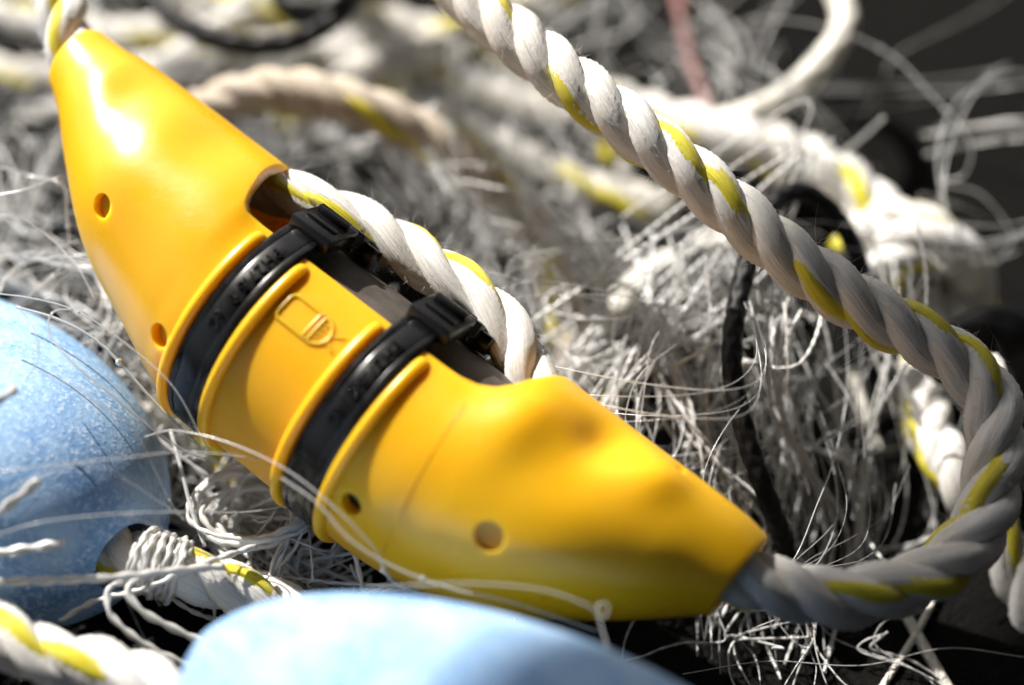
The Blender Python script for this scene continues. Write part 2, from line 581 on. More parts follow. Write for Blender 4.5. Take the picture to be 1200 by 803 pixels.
S_ = [-545, -512, -456, -358, -245, -200, -165, -100, 0, 100, 140, 198, 260, 312, 404, 456, 485]
BOT = [30, 9, -35, -104, -150, -168, -178, -180, -180, -180, -178, -168, -148, -122, -57, -12, 14]
TOP = [124, 124, 130, 131, 131, 128, 112, 110, 110, 110, 114, 131, 131, 131, 131, 130, 126]
HD = [48, 60, 88, 122, 140, 144, 145, 145, 145, 145, 145, 143, 136, 125, 90, 66, 55]

def smooth_interp(x, xp, fp):
    """monotone cubic"""
    xp, fp = np.array(xp, float), np.array(fp, float)
    h = np.diff(xp)
    dl = np.diff(fp) / h
    mm = np.zeros(len(xp))
    mm[1:-1] = np.where(dl[:-1] * dl[1:] > 0, 2 * dl[:-1] * dl[1:] / (dl[:-1] + dl[1:] + 1e-12), 0)
    mm[0], mm[-1] = dl[0], dl[-1]
    k = np.clip(np.searchsorted(xp, x) - 1, 0, len(h) - 1)
    t = (x - xp[k]) / h[k]
    return ((2 * t ** 3 - 3 * t ** 2 + 1) * fp[k] + (t ** 3 - 2 * t ** 2 + t) * h[k] * mm[k]
            + (-2 * t ** 3 + 3 * t ** 2) * fp[k + 1] + (t ** 3 - t ** 2) * h[k] * mm[k + 1])

def section(s, phi, inset=0.0):
    """point of the shell at s and angle phi (0 = open side, 90 = upper face, 180 = belly)"""
    bot, top, hd = smooth_interp(s, S_, BOT), smooth_interp(s, S_, TOP), smooth_interp(s, S_, HD)
    dent = np.zeros_like(s * phi)
    #        s     phi   ds   dphi  depth
    for s0, p0, ds, dp, dep in DENTS:
        dent = dent + dep * np.exp(-((s - s0) / ds) ** 2 - ((phi - math.radians(p0)) / math.radians(dp)) ** 2)
    hw = (top - bot) / 2 - inset - dent
    w = (top + bot) / 2 + hw * np.cos(phi)
    d = (hd - inset - dent) * np.sin(phi)
    return w, d

DENTS = [(292, 36, 30, 20, 16), (215, 50, 32, 24, -10), (366, 40, 32, 18, -10), (276, 70, 60, 18, 5),
         (320, 116, 90, 17, -7), (-410, 60, 40, 30, 9), (-345, 100, 45, 20, -5), (-290, 40, 40, 24, 5)]

NS_, NT = 200, 144
ss = np.linspace(-545, 485, NS_)
ph = np.linspace(0, 2 * PI, NT, endpoint=False)
SG, PG = np.meshgrid(ss, ph, indexing='ij')
wo, do = section(SG, PG)
TH = 14.0
TH = 9.0
wall = TH + 3 * np.clip((455 - np.abs(SG + 30)) / 60, 0, 1) + 5 * np.clip((200 - np.abs(SG)) / 20, 0, 1)      # the wall thickens away from the tips
wi, di = section(SG, PG, wall)
outer = loc3(SG, wo, do).reshape(-1, 3)
inner = loc3(SG, wi, di).reshape(-1, 3)
# rounded lips at both ends
def lip(sign):
    i = 0 if sign < 0 else NS_ - 1
    out = []
    for t in (PI / 4, PI / 2, 3 * PI / 4):
        ins = TH / 2 * (1 - math.cos(t))
        s1 = np.full(NT, ss[i])
        w, d = section(s1, ph, ins)
        out.append(loc3(s1 + sign * TH / 2 * math.sin(t), w, d))
    return out
rings = [outer.reshape(NS_, NT, 3)] + [np.stack(lip(1))] + [inner.reshape(NS_, NT, 3)[::-1]] + [np.stack(lip(-1))[::-1]]
A = np.concatenate(rings, 0)
nr = len(A)
ii = np.arange(nr)[:, None]
jj = np.arange(NT)[None]
F = np.stack([ii * NT + jj, ((ii + 1) % nr) * NT + jj, ((ii + 1) % nr) * NT + (jj + 1) % NT, ii * NT + (jj + 1) % NT], -1).reshape(-1, 4)

def mesh_only(V, F):
    me = bpy.data.meshes.new('tmp')
    me.from_pydata([tuple(v) for v in V], [], F if isinstance(F, list) else F.tolist())
    me.update()
    import bmesh
    bm = bmesh.new()
    bm.from_mesh(me)
    bmesh.ops.recalc_face_normals(bm, faces=bm.faces)
    bm.to_mesh(me)
    bm.free()
    return me

def cyl_cut(p, dirv, r, L0, L1, n=28, flare=0.0):
    dirv = dirv / np.linalg.norm(dirv)
    u = np.cross(dirv, [0.3, 0.2, 0.9])
    u /= np.linalg.norm(u)
    v = np.cross(dirv, u)
    a = np.linspace(0, 2 * PI, n, endpoint=False)
    ring = np.cos(a)[:, None] * u + np.sin(a)[:, None] * v
    V = np.vstack([p + dirv * L0 + ring * r, p + dirv * L1 + ring * r])
    f = [tuple(range(n)), tuple(range(2 * n - 1, n - 1, -1))] + [(k, n + k, n + (k + 1) % n, (k + 1) % n) for k in range(n)]
    return V, f

def section_pt(s, phi_deg):
    w, d = section(np.array([float(s)]), np.array([math.radians(phi_deg)]))
    e = 1e-3
    w2, d2 = section(np.array([float(s)]), np.array([math.radians(phi_deg) + e]))
    w3, d3 = section(np.array([float(s) + 1]), np.array([math.radians(phi_deg)]))
    p = loc3(np.array([float(s)]), w, d)[0]
    t1 = loc3(np.array([float(s)]), w2, d2)[0] - p
    t2 = loc3(np.array([float(s) + 1]), w3, d3)[0] - p
    n = np.cross(t1, t2)
    n /= np.linalg.norm(n)
    cen = loc3(np.array([float(s)]), np.array([-35.0]), np.array([0.0]))[0]
    if n.dot(p - cen) < 0:
        n = -n
    return p, n

cutters = []
# the opening along the back: profile in (s, w) pushed right through
prof = [(-243, 190), (-233, 131), (-222, 108), (-212, 92), (-205, 79), (-198, 69), (-188, 62), (-170, 60), (-60, 60), (60, 60), (104, 60),
        (128, 61), (150, 66), (168, 76), (181, 92), (191, 112), (202, 132), (216, 190)]
pr = np.array(prof, float)
V = np.vstack([loc3(pr[:, 0], pr[:, 1], np.full(len(pr), -230.0)), loc3(pr[:, 0], pr[:, 1], np.full(len(pr), 230.0))])
n = len(pr)
f = [tuple(range(n)), tuple(range(2 * n - 1, n - 1, -1))] + [(k, n + k, n + (k + 1) % n, (k + 1) % n) for k in range(n)]
cutters.append((V, f))
HOLES = [(-334, 110, 15, 11), (-180, 124, 15, 13), (119, 127, 14, 40), (266, 109, 17, 11), (372, 22, 7, 40)]
for s0, p0, r0, dp in HOLES:
    p, nn = section_pt(s0, p0)
    cutters.append(cyl_cut(p, nn, r0 * K, -dp * K, 0.006))

def boolean(me, cuts):
    o = bpy.data.objects.new('tmp', me)
    COL.objects.link(o)
    tmp = []
    for V, f in cuts:
        c = bpy.data.objects.new('tmpc', mesh_only(V, f))
        COL.objects.link(c)
        tmp.append(c)
        md = o.modifiers.new('b', 'BOOLEAN')
        md.operation = 'DIFFERENCE'
        md.solver = 'EXACT'
        md.object = c
    bpy.context.view_layer.update()
    dg = bpy.context.evaluated_depsgraph_get()
    out = bpy.data.meshes.new_from_object(o.evaluated_get(dg))
    bpy.data.objects.remove(o)
    for c in tmp:
        bpy.data.objects.remove(c)
    return out

pinger = thing('acoustic_pinger', tuple(PO - np.array([0, 0, 0.034])),
               'yellow banana shaped plastic net pinger with two black strap clips', 'pinger')
shell_me = boolean(mesh_only(A.reshape(-1, 3), F), cutters)
import bmesh
bm = bmesh.new()
bm.from_mesh(shell_me)
base = Vector(origin(pinger))
for v in bm.verts:
    v.co -= base
# soften every cut edge
sharp = [e for e in bm.edges if len(e.link_faces) == 2 and e.calc_face_angle(0) > math.radians(38)]
bmesh.ops.bevel(bm, geom=sharp, offset=0.0007, segments=3, affect='EDGES', profile=0.5, clamp_overlap=True)
bm.to_mesh(shell_me)
bm.free()
shell_me.name = 'shell'
shell_me.materials.clear()
shell_me.materials.append(M['yellow'])
shell_me.polygons.foreach_set('use_smooth', np.ones(len(shell_me.polygons), dtype=bool))
shell_me.set_sharp_from_angle(angle=math.radians(40))
sh = bpy.data.objects.new('shell', shell_me)
COL.objects.link(sh)
sh.parent = pinger

CW, CR = -35.0, 145.0      # the round middle
def arc_pts(s, r, a0, a1, n):
    a = np.radians(np.linspace(a0, a1, n))
    return loc3(np.full(n, float(s)), CW + r * np.cos(a), r * np.sin(a))

def ring_bar(name, prof, a0, a1, m, parent, n=110, taper=0.0, **kw):
    """a bar of closed profile [(ds, r)] bent round the middle from a0 to a1 degrees"""
    a = np.radians(np.linspace(a0, a1, n))
    pr = np.array(prof, float)
    V = []
    for q, x in enumerate(a):
        t = min(q, n - 1 - q) / (n - 1)
        k = 1.0 if taper == 0 else min(1.0, math.sqrt(max(0.0, 1 - (1 - min(1, t / taper)) ** 2)) + 0.02)
        rr = 138 + (pr[:, 1] - 138) * k
        V.append(loc3(pr[:, 0], CW + rr * math.cos(x), rr * math.sin(x)))
    V, F = capped(np.vstack(V), n, len(pr))
    o = obj(name, V, F, m, parent, **kw)
    o.data.set_sharp_from_angle(angle=math.radians(24))
    return o

def round_rect(s0, s1, r0, r1, f, n=4):
    out = []
    for cx, cy, st in ((s1 - f, r1 - f, 0), (s0 + f, r1 - f, 90), (s0 + f, r0 + f, 180), (s1 - f, r0 + f, 270)):
        for k in range(n + 1):
            a = math.radians(st + 90 * k / n)
            out.append((cx + f * math.cos(a), cy + f * math.sin(a)))
    return out

for s0 in (-155, -90, 22, 88):
    ring_bar('rib', round_rect(s0 - 6.8, s0 + 6.8, 138, 154.5, 6), 51, 309, M['yellow'], pinger, taper=0.035)
# fine mould line round the lower half
aa = np.radians(np.linspace(62, 200, 90))
for sm in (158.0,):
    sq = sm + 16 * np.sin((aa - 1.1) * 1.1)
    wq, dq = section(sq, aa, -0.1)
    cq = loc3(sq, wq, dq)
    V, F = capped(tube(cq, 0.55 * K, 6), len(cq), 6)
    obj('mould_line', V, F, M['yellow'], pinger)
# inner housing seen through the opening
a = np.linspace(0, 2 * PI, 72, endpoint=False)
rr = [(-158, 20), (-158, 122), (-154, 126), (160, 126), (164, 122), (164, 20)]
V = np.vstack([loc3(np.full(72, float(s)), CW + r_ * np.cos(a), r_ * np.sin(a)) for s, r_ in rr])
V, F = capped(V, len(rr), 72)
o = obj('inner_housing', V, F, M['core'], pinger)
o.data.set_sharp_from_angle(angle=math.radians(40))

# strap clips
def text_mesh(body, size, depth):
    cu = bpy.data.curves.new('t', 'FONT')
    cu.body = body
    cu.size = size
    cu.extrude = depth
    cu.bevel_depth = 0.45
    cu.offset = -0.3
    cu.align_x = 'CENTER'
    cu.align_y = 'CENTER'
    cu.space_character = 1.12
    o = bpy.data.objects.new('t', cu)
    COL.objects.link(o)
    bpy.context.view_layer.update()
    me = bpy.data.meshes.new_from_object(o.evaluated_get(bpy.context.evaluated_depsgraph_get()))
    V = np.array([v.co[:] for v in me.vertices])
    F = [tuple(p.vertices) for p in me.polygons]
    bpy.data.objects.remove(o)
    return V, F

def box_faces():
    return [(0, 1, 2, 3), (7, 6, 5, 4), (0, 4, 5, 1), (1, 5, 6, 2), (2, 6, 7, 3), (3, 7, 4, 0)]

def polar_box(name, s0, s1, a0, a1, r0, r1, m, parent, bev=2.0, skew=0.0, flat=True):
    """a bevelled block standing on the strap: s0..s1 along, arc a0..a1 degrees, r0..r1 out; sides parallel to its middle radius"""
    am = math.radians((a0 + a1) / 2)
    half = (r0 + r1) / 2 * math.radians(abs(a1 - a0)) / 2
    er = np.array([math.cos(am), math.sin(am)])
    et = np.array([-math.sin(am), math.cos(am)])
    V = []
    for r_ in (r0, r1):
        for s, t in ((s0, -half), (s1, -half), (s1, half), (s0, half)):
            w, d = er * r_ + et * (t + skew * (r_ - r0))
            V.append(loc3(np.array([float(s)]), np.array([CW + w]), np.array([d]))[0])
    me = mesh_only(V, box_faces())
    bm = bmesh.new()
    bm.from_mesh(me)
    bmesh.ops.bevel(bm, geom=list(bm.edges), offset=bev * K, segments=2, affect='EDGES', profile=0.5)
    V = np.array([v.co[:] for v in bm.verts])
    bm.verts.index_update()
    F = [tuple(v.index for v in f.verts) for f in bm.faces]
    bm.free()
    o = obj(name, V, F, m, parent)
    o.data.set_sharp_from_angle(angle=math.radians(35))
    return o

def strap_clip(s0, s1, tag_label):
    mid = (s0 + s1) / 2
    # band with two fine mould grooves
    prof = [(s0, 140), (s0, 148.2), (s0 + 4, 150.6), (mid - 14, 150.8), (mid - 13, 149.8), (mid - 10.5, 150.9), (mid + 12, 150.9), (mid + 13, 149.9),
            (mid + 15.5, 150.8), (s1 - 3, 150.6), (s1, 148.5), (s1, 140)]
    band = ring_bar('clip_band', prof[::-1], 24, 336, M['black'], pinger)
    tag(band, tag_label)
    # jaws: blocks that meet over the rope channel
    polar_box('jaw', s0 - 1, s1 + 10, 17, 40, 140, 161, M['black'], band, 3)
    polar_box('jaw', s0, s1 + 14, -18, 14, 134, 156, M['black'], band, 4)
    polar_box('jaw', s0 - 2, s1 + 2, -46, -22, 140, 166, M['black'], band, 3)
    # release bar and its recess walls on the near jaw
    polar_box('recess_wall', s0 + 8, s1 + 2, 30, 33, 160, 165, M['black'], band, 1.0)
    polar_box('release_bar', s0 + 6, s1 + 4, 22, 25.5, 160, 170, M['black'], band, 1.6)
    for q in range(5):
        polar_box('tooth', s0 + 6, s1 - 2, q * 2.2 - 6, 1.2 + q * 2.2 - 6, 155, 159, M['black'], band, 0.6)
    polar_box('lug', s1 + 2, s1 + 30, -4, 8, 128, 152, M['black'], band, 3, skew=0.2)
    # moulded lettering
    for body, ang in (('PH27.5', 68.5), ('9', 85), ('62', 96.5)):
        V, F = text_mesh(body, 20, 1.7)
        aa = math.radians(ang) + V[:, 0] / 151.0
        r_ = 150.9 + V[:, 2]
        W = loc3(mid + 0.5 + V[:, 1], CW + r_ * np.cos(aa), r_ * np.sin(aa))
        o = obj('lettering', W, F, M['black'], band, smooth=False)
    return band

strap_clip(-147, -99, 'black strap clip nearer the upper end')
strap_clip(31, 79, 'black strap clip nearer the lower end')

# raised lamp-and-battery emblem on the plate between the clips
def emblem_line(pts, parent, r=2.5):
    """pts in (along, arc) units on the plate"""
    q = np.array(pts, float)
    c2, s2 = spline(np.column_stack([q, np.zeros(len(q))]), 1.6)
    aa = math.radians(73) - c2[:, 1] / CR
    c = loc3(-37 + 0.86 * c2[:, 0], CW + 145.2 * np.cos(aa), 145.2 * np.sin(aa))
    V, F = capped(tube(c, r * K, 8), len(c), 8)
    return obj('emblem_line', V, F, M['yellow'], parent)

def poly_line(corners, parent, r=2.5):
    pts = []
    for (x0, y0), (x1, y1) in zip(corners[:-1], corners[1:]):
        for t in (0.0, 0.06, 0.5, 0.94):
            pts.append((x0 + (x1 - x0) * t, y0 + (y1 - y0) * t))
    pts.append(corners[-1])
    return emblem_line(pts, parent, r)

plate_c = loc3(np.array([-36.0]), np.array([CW + CR * math.cos(math.radians(73))]), np.array([CR * math.sin(math.radians(73))]))[0]
emb = poly_line([(4, 17), (-38, 17), (-43, 12), (-43, -12), (-38, -17), (4, -17), (4, 17)], pinger)
emb.name = 'emblem'
poly_line([(4, -17), (12, -17), (12, 17), (4, 17)], emb)
emblem_line([(12 + 22 * math.sin(t), 17 * math.cos(t)) for t in np.linspace(0, PI, 13)], emb)
for y in (-9, -3, 3, 9):
    emblem_line([(14, y), (18, y), (23, y)], emb, 1.6)
for t in (-0.5, 0.5):
    emblem_line([(37, 9 * t), (43, 14 * t), (50, 22 * t)], emb, 1.7)

# ------------------------------------------------------------------ the rope through the pinger
def pl(s, w, d):
    return tuple(loc3(np.array([float(s)]), np.array([float(w)]), np.array([float(d)]))[0])

main_pts = [(-0.1450, 0.1577, 0.0880), (-0.1311, 0.1238, 0.0922), (-0.1214, 0.0993, 0.0939), pl(-562, 82, 2), pl(-500, 72, 0), pl(-420, 66, 0), pl(-320, 82, 0), pl(-250, 94, 0),
            pl(-190, 111, -4), pl(-110, 131, -16), pl(-20, 138, -18), pl(55, 140, -18), pl(118, 128, -12), pl(170, 100, -6), pl(240, 75, 0),
            pl(340, 66, 0), pl(430, 70, 2), pl(490, 74, 6), (0.0639, -0.0566, 0.0479), (0.0757, -0.0581, 0.0466), (0.0879, -0.0552, 0.0464), (0.0999, -0.0503, 0.0466), (0.1097, -0.0415, 0.0488),
            (0.1144, -0.0302, 0.0518), (0.1167, -0.0192, 0.0558), (0.1159, -0.0098, 0.0597), (0.1098, -0.0023, 0.0634), (0.0982, 0.0034, 0.0682), (0.0832, 0.0098, 0.0735), (0.0688, 0.0181, 0.0792), (0.0543, 0.0281, 0.0863),
            (0.0419, 0.0370, 0.0924), (0.0295, 0.0460, 0.0974), (0.0162, 0.0568, 0.1012), (0.0022, 0.0707, 0.1037), (-0.0115, 0.0876, 0.1049), (-0.0275, 0.1116, 0.1042), (-0.0550, 0.1692, 0.0976),
            (-0.1140, 0.2883, 0.0670)]
RA, RC = 0.0067, 0.0073
main_R = [RC] * 3 + [0.0072] * 2 + [RA] * 11 + [0.0072] * 2 + [RC] * (len(main_pts) - 18)
rope('rope', main_pts, main_R, 'white three-strand rope with yellow tracer threaded through the yellow pinger', pitch=[0.039] * 4 + [0.048] * 13 + [0.038] * (len(main_pts) - 17), sides=32, per=26, fuzz=4200, phase=0.6, tr_phase=0.3)


# ------------------------------------------------------------------ other ropes
rope('rope', [(0.1408, 0.0737, 0.0019), (0.1270, 0.0600, 0.0021), (0.1181, 0.0422, 0.0042), (0.1149, 0.0231, 0.0090), (0.1164, 0.0087, 0.0126), (0.1210, -0.0033, 0.0117), (0.1293, -0.0154, 0.0054), (0.1349, -0.0298, 0.0012), (0.1386, -0.0465, -0.0050), (0.1349, -0.0735, -0.0081)],
     0.0074, 'white rope with yellow tracer in shade behind the loop at the pinger end', pitch=0.038, fuzz=200, phase=1.9, tr_phase=0.8)
rope('rope', [(-0.1027, 0.1188, 0.0293), (-0.0865, 0.1192, 0.0400), (-0.0660, 0.1185, 0.0447), (-0.0430, 0.1128, 0.0425), (-0.0184, 0.1074, 0.0302), (0.0010, 0.0972, 0.0151), (0.0128, 0.0776, 0.0052), (0.0191, 0.0536, -0.0019), (0.0244, 0.0254, -0.0060)],
     0.0072, 'tan weathered rope arching behind the slot of the pinger', m='rope_tan', pitch=0.038, phase=0.2, tr_phase=2.0)
rope('rope', [(0.0280, 0.1548, 0.0073), (0.0518, 0.1373, 0.0122), (0.0722, 0.1273, 0.0168), (0.0924, 0.1157, 0.0162), (0.1092, 0.0999, 0.0134), (0.1208, 0.0806, 0.0076), (0.1313, 0.0591, 0.0052), (0.1421, 0.0422, 0.0042), (0.1567, 0.0219, 0.0067)],
     0.0092, 'thick sunlit white rope on the black mat beyond the loop', pitch=0.040, fuzz=120, phase=2.2, tr_phase=1.2)
# its knot: two turns of the same rope laid round it
kn = [(0.1030, 0.0875, 0.0095), (0.1100, 0.0826, 0.0250), (0.1208, 0.0793, 0.0248), (0.1237, 0.0734, 0.0173), (0.1149, 0.0720, 0.0095), (0.1089, 0.0700, 0.0210), (0.1164, 0.0713, 0.0286), (0.1299, 0.0719, 0.0226), (0.1338, 0.0667, 0.0117), (0.1245, 0.0602, 0.0088), (0.1166, 0.0627, 0.0135)]
rope('rope_knot', kn, 0.0078, 'sunlit rope knotted round the thick rope on the mat', 'knot', pitch=0.038, fuzz=60, phase=0.7)
rope('rope', [(-0.1294, -0.0607, 0.0457), (-0.1145, -0.0676, 0.0452), (-0.1042, -0.0722, 0.0439), (-0.0922, -0.0749, 0.0442), (-0.0779, -0.0810, 0.0444), (-0.0643, -0.0918, 0.0379)],
     0.0072, 'bright white rope with yellow tracer in the lower left corner', pitch=0.038, fuzz=160, phase=0.9, tr_phase=2.6)

GREY = [
    ([(-0.1984, 0.1507, -0.0158), (-0.1602, 0.1573, -0.0063), (-0.1265, 0.1705, 0.0008), (-0.0994, 0.1915, 0.0054), (-0.0810, 0.2216, 0.0111)], 'grey white rope passing behind the tip of the pinger', 'rope'),
    ([(-0.2006, 0.1875, -0.0045), (-0.1571, 0.1769, -0.0029), (-0.1189, 0.1776, 0.0003), (-0.0878, 0.1866, 0.0013), (-0.0527, 0.1878, 0.0010), (-0.0231, 0.1746, 0.0003), (0.0057, 0.1602, -0.0013), (0.0339, 0.1521, -0.0015), (0.0555, 0.1362, -0.0018)], 'long grey rope with yellow flecks along the top of the heap', 'rope_dirty'),
    ([(-0.1422, 0.2234, 0.0060), (-0.1103, 0.2093, 0.0059), (-0.0796, 0.2018, 0.0075), (-0.0441, 0.1966, 0.0057), (-0.0116, 0.1847, 0.0036), (0.0173, 0.1683, -0.0010), (0.0336, 0.1398, -0.0053), (0.0382, 0.1123, -0.0089)], 'grey rope bending down between the two white ropes', 'rope_dirty'),
    ([(-0.2044, 0.2181, -0.0049), (-0.1680, 0.2055, -0.0024), (-0.1332, 0.1959, -0.0001), (-0.1017, 0.2063, 0.0008), (-0.0732, 0.2274, 0.0029)], 'white rope lying under the black cable at the top', 'rope'),
    ([(-0.0745, 0.1425, 0.0074), (-0.0478, 0.1628, 0.0113), (-0.0173, 0.1837, 0.0119), (0.0119, 0.2085, 0.0066), (0.0305, 0.2321, 0.0068)], 'grey rope running up to the top edge beside the high rope', 'rope_dirty'),
    ([(-0.0578, 0.1816, 0.0063), (-0.0336, 0.1527, 0.0055), (-0.0083, 0.1383, 0.0038), (0.0218, 0.1227, -0.0001), (0.0508, 0.1094, 0.0018)], 'grey rope crossing the heap below the high rope', 'rope_dirty'),
    ([(-0.1835, 0.1220, -0.0150), (-0.1601, 0.1214, -0.0104), (-0.1408, 0.1256, -0.0068), (-0.1251, 0.1327, -0.0061)], 'dirty white rope half hidden left of the pinger', 'rope_dirty'),
    ([(-0.0962, -0.0059, 0.0055), (-0.1057, 0.0153, 0.0077), (-0.0972, 0.0231, 0.0090), (-0.0796, 0.0105, 0.0063), (-0.0614, -0.0111, 0.0051)], 'dirty rope with yellow fleck under the middle of the pinger', 'rope_dirty'),
]
for k, (p, lab, mt) in enumerate(GREY):
    rope('rope', p, 0.0072, lab, m=mt, pitch=0.038, sides=16, per=14, phase=k * 1.3, tr_phase=k * 2.1)

# ------------------------------------------------------------------ black cords, white braided cords
braid('black_cord', [(0.1036, 0.0317, 0.0058), (0.1013, 0.0470, 0.0212), (0.0962, 0.0590, 0.0365), (0.0888, 0.0635, 0.0481), (0.0795, 0.0647, 0.0556), (0.0707, 0.0583, 0.0581), (0.0629, 0.0402, 0.0599), (0.0578, 0.0233, 0.0562), (0.0556, 0.0068, 0.0515), (0.0586, -0.0082, 0.0428), (0.0643, -0.0199, 0.0317), (0.0705, -0.0256, 0.0151), (0.0716, -0.0411, 0.0073)],
      0.0026, 'black braided cord arching beside the sunlit knot and down behind the pinger')
braid('black_cord', [(0.0680, 0.0546, 0.0198), (0.0732, 0.0415, 0.0166), (0.0768, 0.0249, 0.0105), (0.0769, 0.0057, 0.0049), (0.0757, -0.0140, 0.0013), (0.0777, -0.0343, 0.0000)],
      0.0030, 'second black cord hanging beside the arching one above the rope end')
braid('black_cord', [(0.1143, 0.0264, 0.0275), (0.1220, 0.0267, 0.0407), (0.1299, 0.0248, 0.0444), (0.1351, 0.0180, 0.0413), (0.1371, 0.0078, 0.0327), (0.1411, -0.0047, 0.0196)],
      0.0062, 'short black cord bend behind the rope loop at the right edge')
braid('black_cord', [(-0.1195, 0.1712, 0.0432), (-0.1047, 0.1522, 0.0442), (-0.0893, 0.1430, 0.0431), (-0.0735, 0.1418, 0.0421), (-0.0604, 0.1494, 0.0419), (-0.0511, 0.1622, 0.0422), (-0.0444, 0.1851, 0.0392)],
      0.0032, 'thin black cable sagging across the heap at the top')
braid('black_cord', [(-0.0754, 0.1794, 0.0436), (-0.0707, 0.1646, 0.0416), (-0.0630, 0.1586, 0.0418), (-0.0536, 0.1606, 0.0435), (-0.0512, 0.1759, 0.0446)],
      0.0050, 'thick black cable coil at the top edge')
braid('black_cord', [(0.0120, 0.2078, -0.0005), (0.0300, 0.2147, 0.0053), (0.0560, 0.1954, 0.0022), (0.0580, 0.1721, -0.0044)], 0.0026, 'black cord behind the high rope near the red twine')
braid('black_cord', [(0.0265, 0.1035, 0.0034), (0.0410, 0.0894, 0.0150), (0.0540, 0.0767, 0.0174), (0.0620, 0.0650, 0.0154)], 0.0028, 'black cord end lying in the netting left of the arching cord')
braid('black_cord', [(-0.1696, 0.1090, 0.0080), (-0.1531, 0.1080, 0.0097), (-0.1404, 0.1059, 0.0054), (-0.1294, 0.0944, -0.0016)], 0.0034, 'black cord in the netting left of the pinger')
braid('white_cord', [(0.0545, 0.1363, 0.0113), (0.0696, 0.1320, 0.0207), (0.0848, 0.1339, 0.0289), (0.0990, 0.1456, 0.0361), (0.1053, 0.1609, 0.0385), (0.1007, 0.1806, 0.0393), (0.0840, 0.1913, 0.0379)],
      0.0040, 'white braided cord looping up at the top right', 'cordw')
braid('white_cord', [(0.0195, 0.0404, 0.0065), (0.0278, 0.0584, 0.0086), (0.0404, 0.0739, 0.0112), (0.0584, 0.0827, 0.0147), (0.0757, 0.0807, 0.0168)],
      0.0042, 'cream braided cord under the netting behind the pinger', 'cordw')
braid('white_cord', [(0.0984, 0.0435, 0.0026), (0.1016, 0.0273, -0.0005), (0.1048, 0.0104, -0.0017), (0.1012, -0.0090, -0.0022), (0.0967, -0.0249, -0.0026)],
      0.0012, 'thin grey braided cord hanging inside the rope loop', 'cordw')
braid('white_cord', [(0.1001, -0.0303, 0.0020), (0.1047, -0.0424, 0.0010), (0.1101, -0.0561, 0.0000), (0.1160, -0.0700, -0.0012)],
      0.0014, 'white braided cord running down from under the rope loop', 'cordw')
braid('white_cord', [(0.1117, -0.0276, 0.0017), (0.1043, -0.0402, 0.0015), (0.0922, -0.0572, 0.0004), (0.0850, -0.0670, -0.0026)],
      0.0009, 'thin white cord crossing the braided one under the rope loop', 'cordw')
twine('red_twine', [(0.0556, 0.2050, 0.0167), (0.0578, 0.1883, 0.0118), (0.0604, 0.1711, 0.0079), (0.0656, 0.1476, 0.0064)], 0.0016, 'dull red twine dropping to the thick sunlit rope', 'red', pitch=0.014)
twine('red_twine', [(0.1124, 0.1205, 0.0111), (0.0901, 0.1141, 0.0122), (0.0801, 0.1165, 0.0091)], 0.0013, 'faded red twine end under the thick sunlit rope', 'red', pitch=0.01)

# ------------------------------------------------------------------ blue foam floats
def net_float(cen, axis, half, rad, hole, label):
    cen, ax = np.array(cen), np.array(axis, float)
    ax /= np.linalg.norm(ax)
    u = np.cross(ax, [0, 0, 1.0])
    u /= np.linalg.norm(u)
    w = np.cross(ax, u)
    e0 = 1 - (hole + 0.0035) ** 2 / rad ** 2
    xe = half * e0 ** (1 / 2.25)
    t = np.linspace(-1, 1, 70)
    x = xe * np.sin(t * PI / 2)
    r = rad * np.sqrt(np.maximum(0, 1 - np.abs(x / half) ** 2.25))
    prof = list(zip(x, r))
    for a in (0.35, 0.75, 1.2):       # rounded mouth
        prof.append((xe + 0.0012 * math.sin(a), hole + 0.0035 * (1 - math.sin(a)) ))
    prof += [(xe - 0.004, hole), (xe * 0.5, hole), (0, hole), (-xe * 0.5, hole), (-xe + 0.004, hole)]
    for a in (1.2, 0.75, 0.35):
        prof.append((-xe - 0.0012 * math.sin(a), hole + 0.0035 * (1 - math.sin(a))))
    prof = np.array(prof)
    n = 96
    th = np.linspace(0, 2 * PI, n, endpoint=False)
    lump = 1 + 0.006 * np.cos(3 * th + 1)[None] * np.cos(prof[:, :1] * 90) + 0.004 * np.cos(5 * th)[None]
    V = cen + prof[:, 0][:, None, None] * ax + (prof[:, 1][:, None] * lump)[..., None] * (np.cos(th)[None, :, None] * u + np.sin(th)[None, :, None] * w)
    m_ = len(prof)
    i = np.arange(m_)[:, None]
    j = np.arange(n)[None]
    F = np.stack([i * n + j, i * n + (j + 1) % n, ((i + 1) % m_) * n + (j + 1) % n, ((i + 1) % m_) * n + j], -1).reshape(-1, 4)
    o = obj('net_float', V.reshape(-1, 3), F, M['foam'], loc=cen - np.array([0, 0, rad]))
    return tag(o, label, 'float')

FA = np.array([0.78, -0.40, 0.48])           # in view axes: right, up, towards
VR, VU, VB = np.array([1, 0, 0.0]), np.array([0, 0.766, 0.643]), np.array([0, -0.643, 0.766])
fa = FA[0] * VR + FA[1] * VU + FA[2] * VB
fa /= np.linalg.norm(fa)
mouth = np.array((-0.0948, -0.0388, 0.0354))
net_float(mouth - fa * 0.057, fa, 0.060, 0.0385, 0.0088, 'pale blue foam float at the left with a rope through its hole')
fb = 0.955 * VR - 0.24 * VU + 0.22 * VB
net_float((-0.0060, -0.1075, 0.0587), fb, 0.070, 0.0325, 0.0098, 'blurred pale blue foam float at the bottom in front of the pinger')

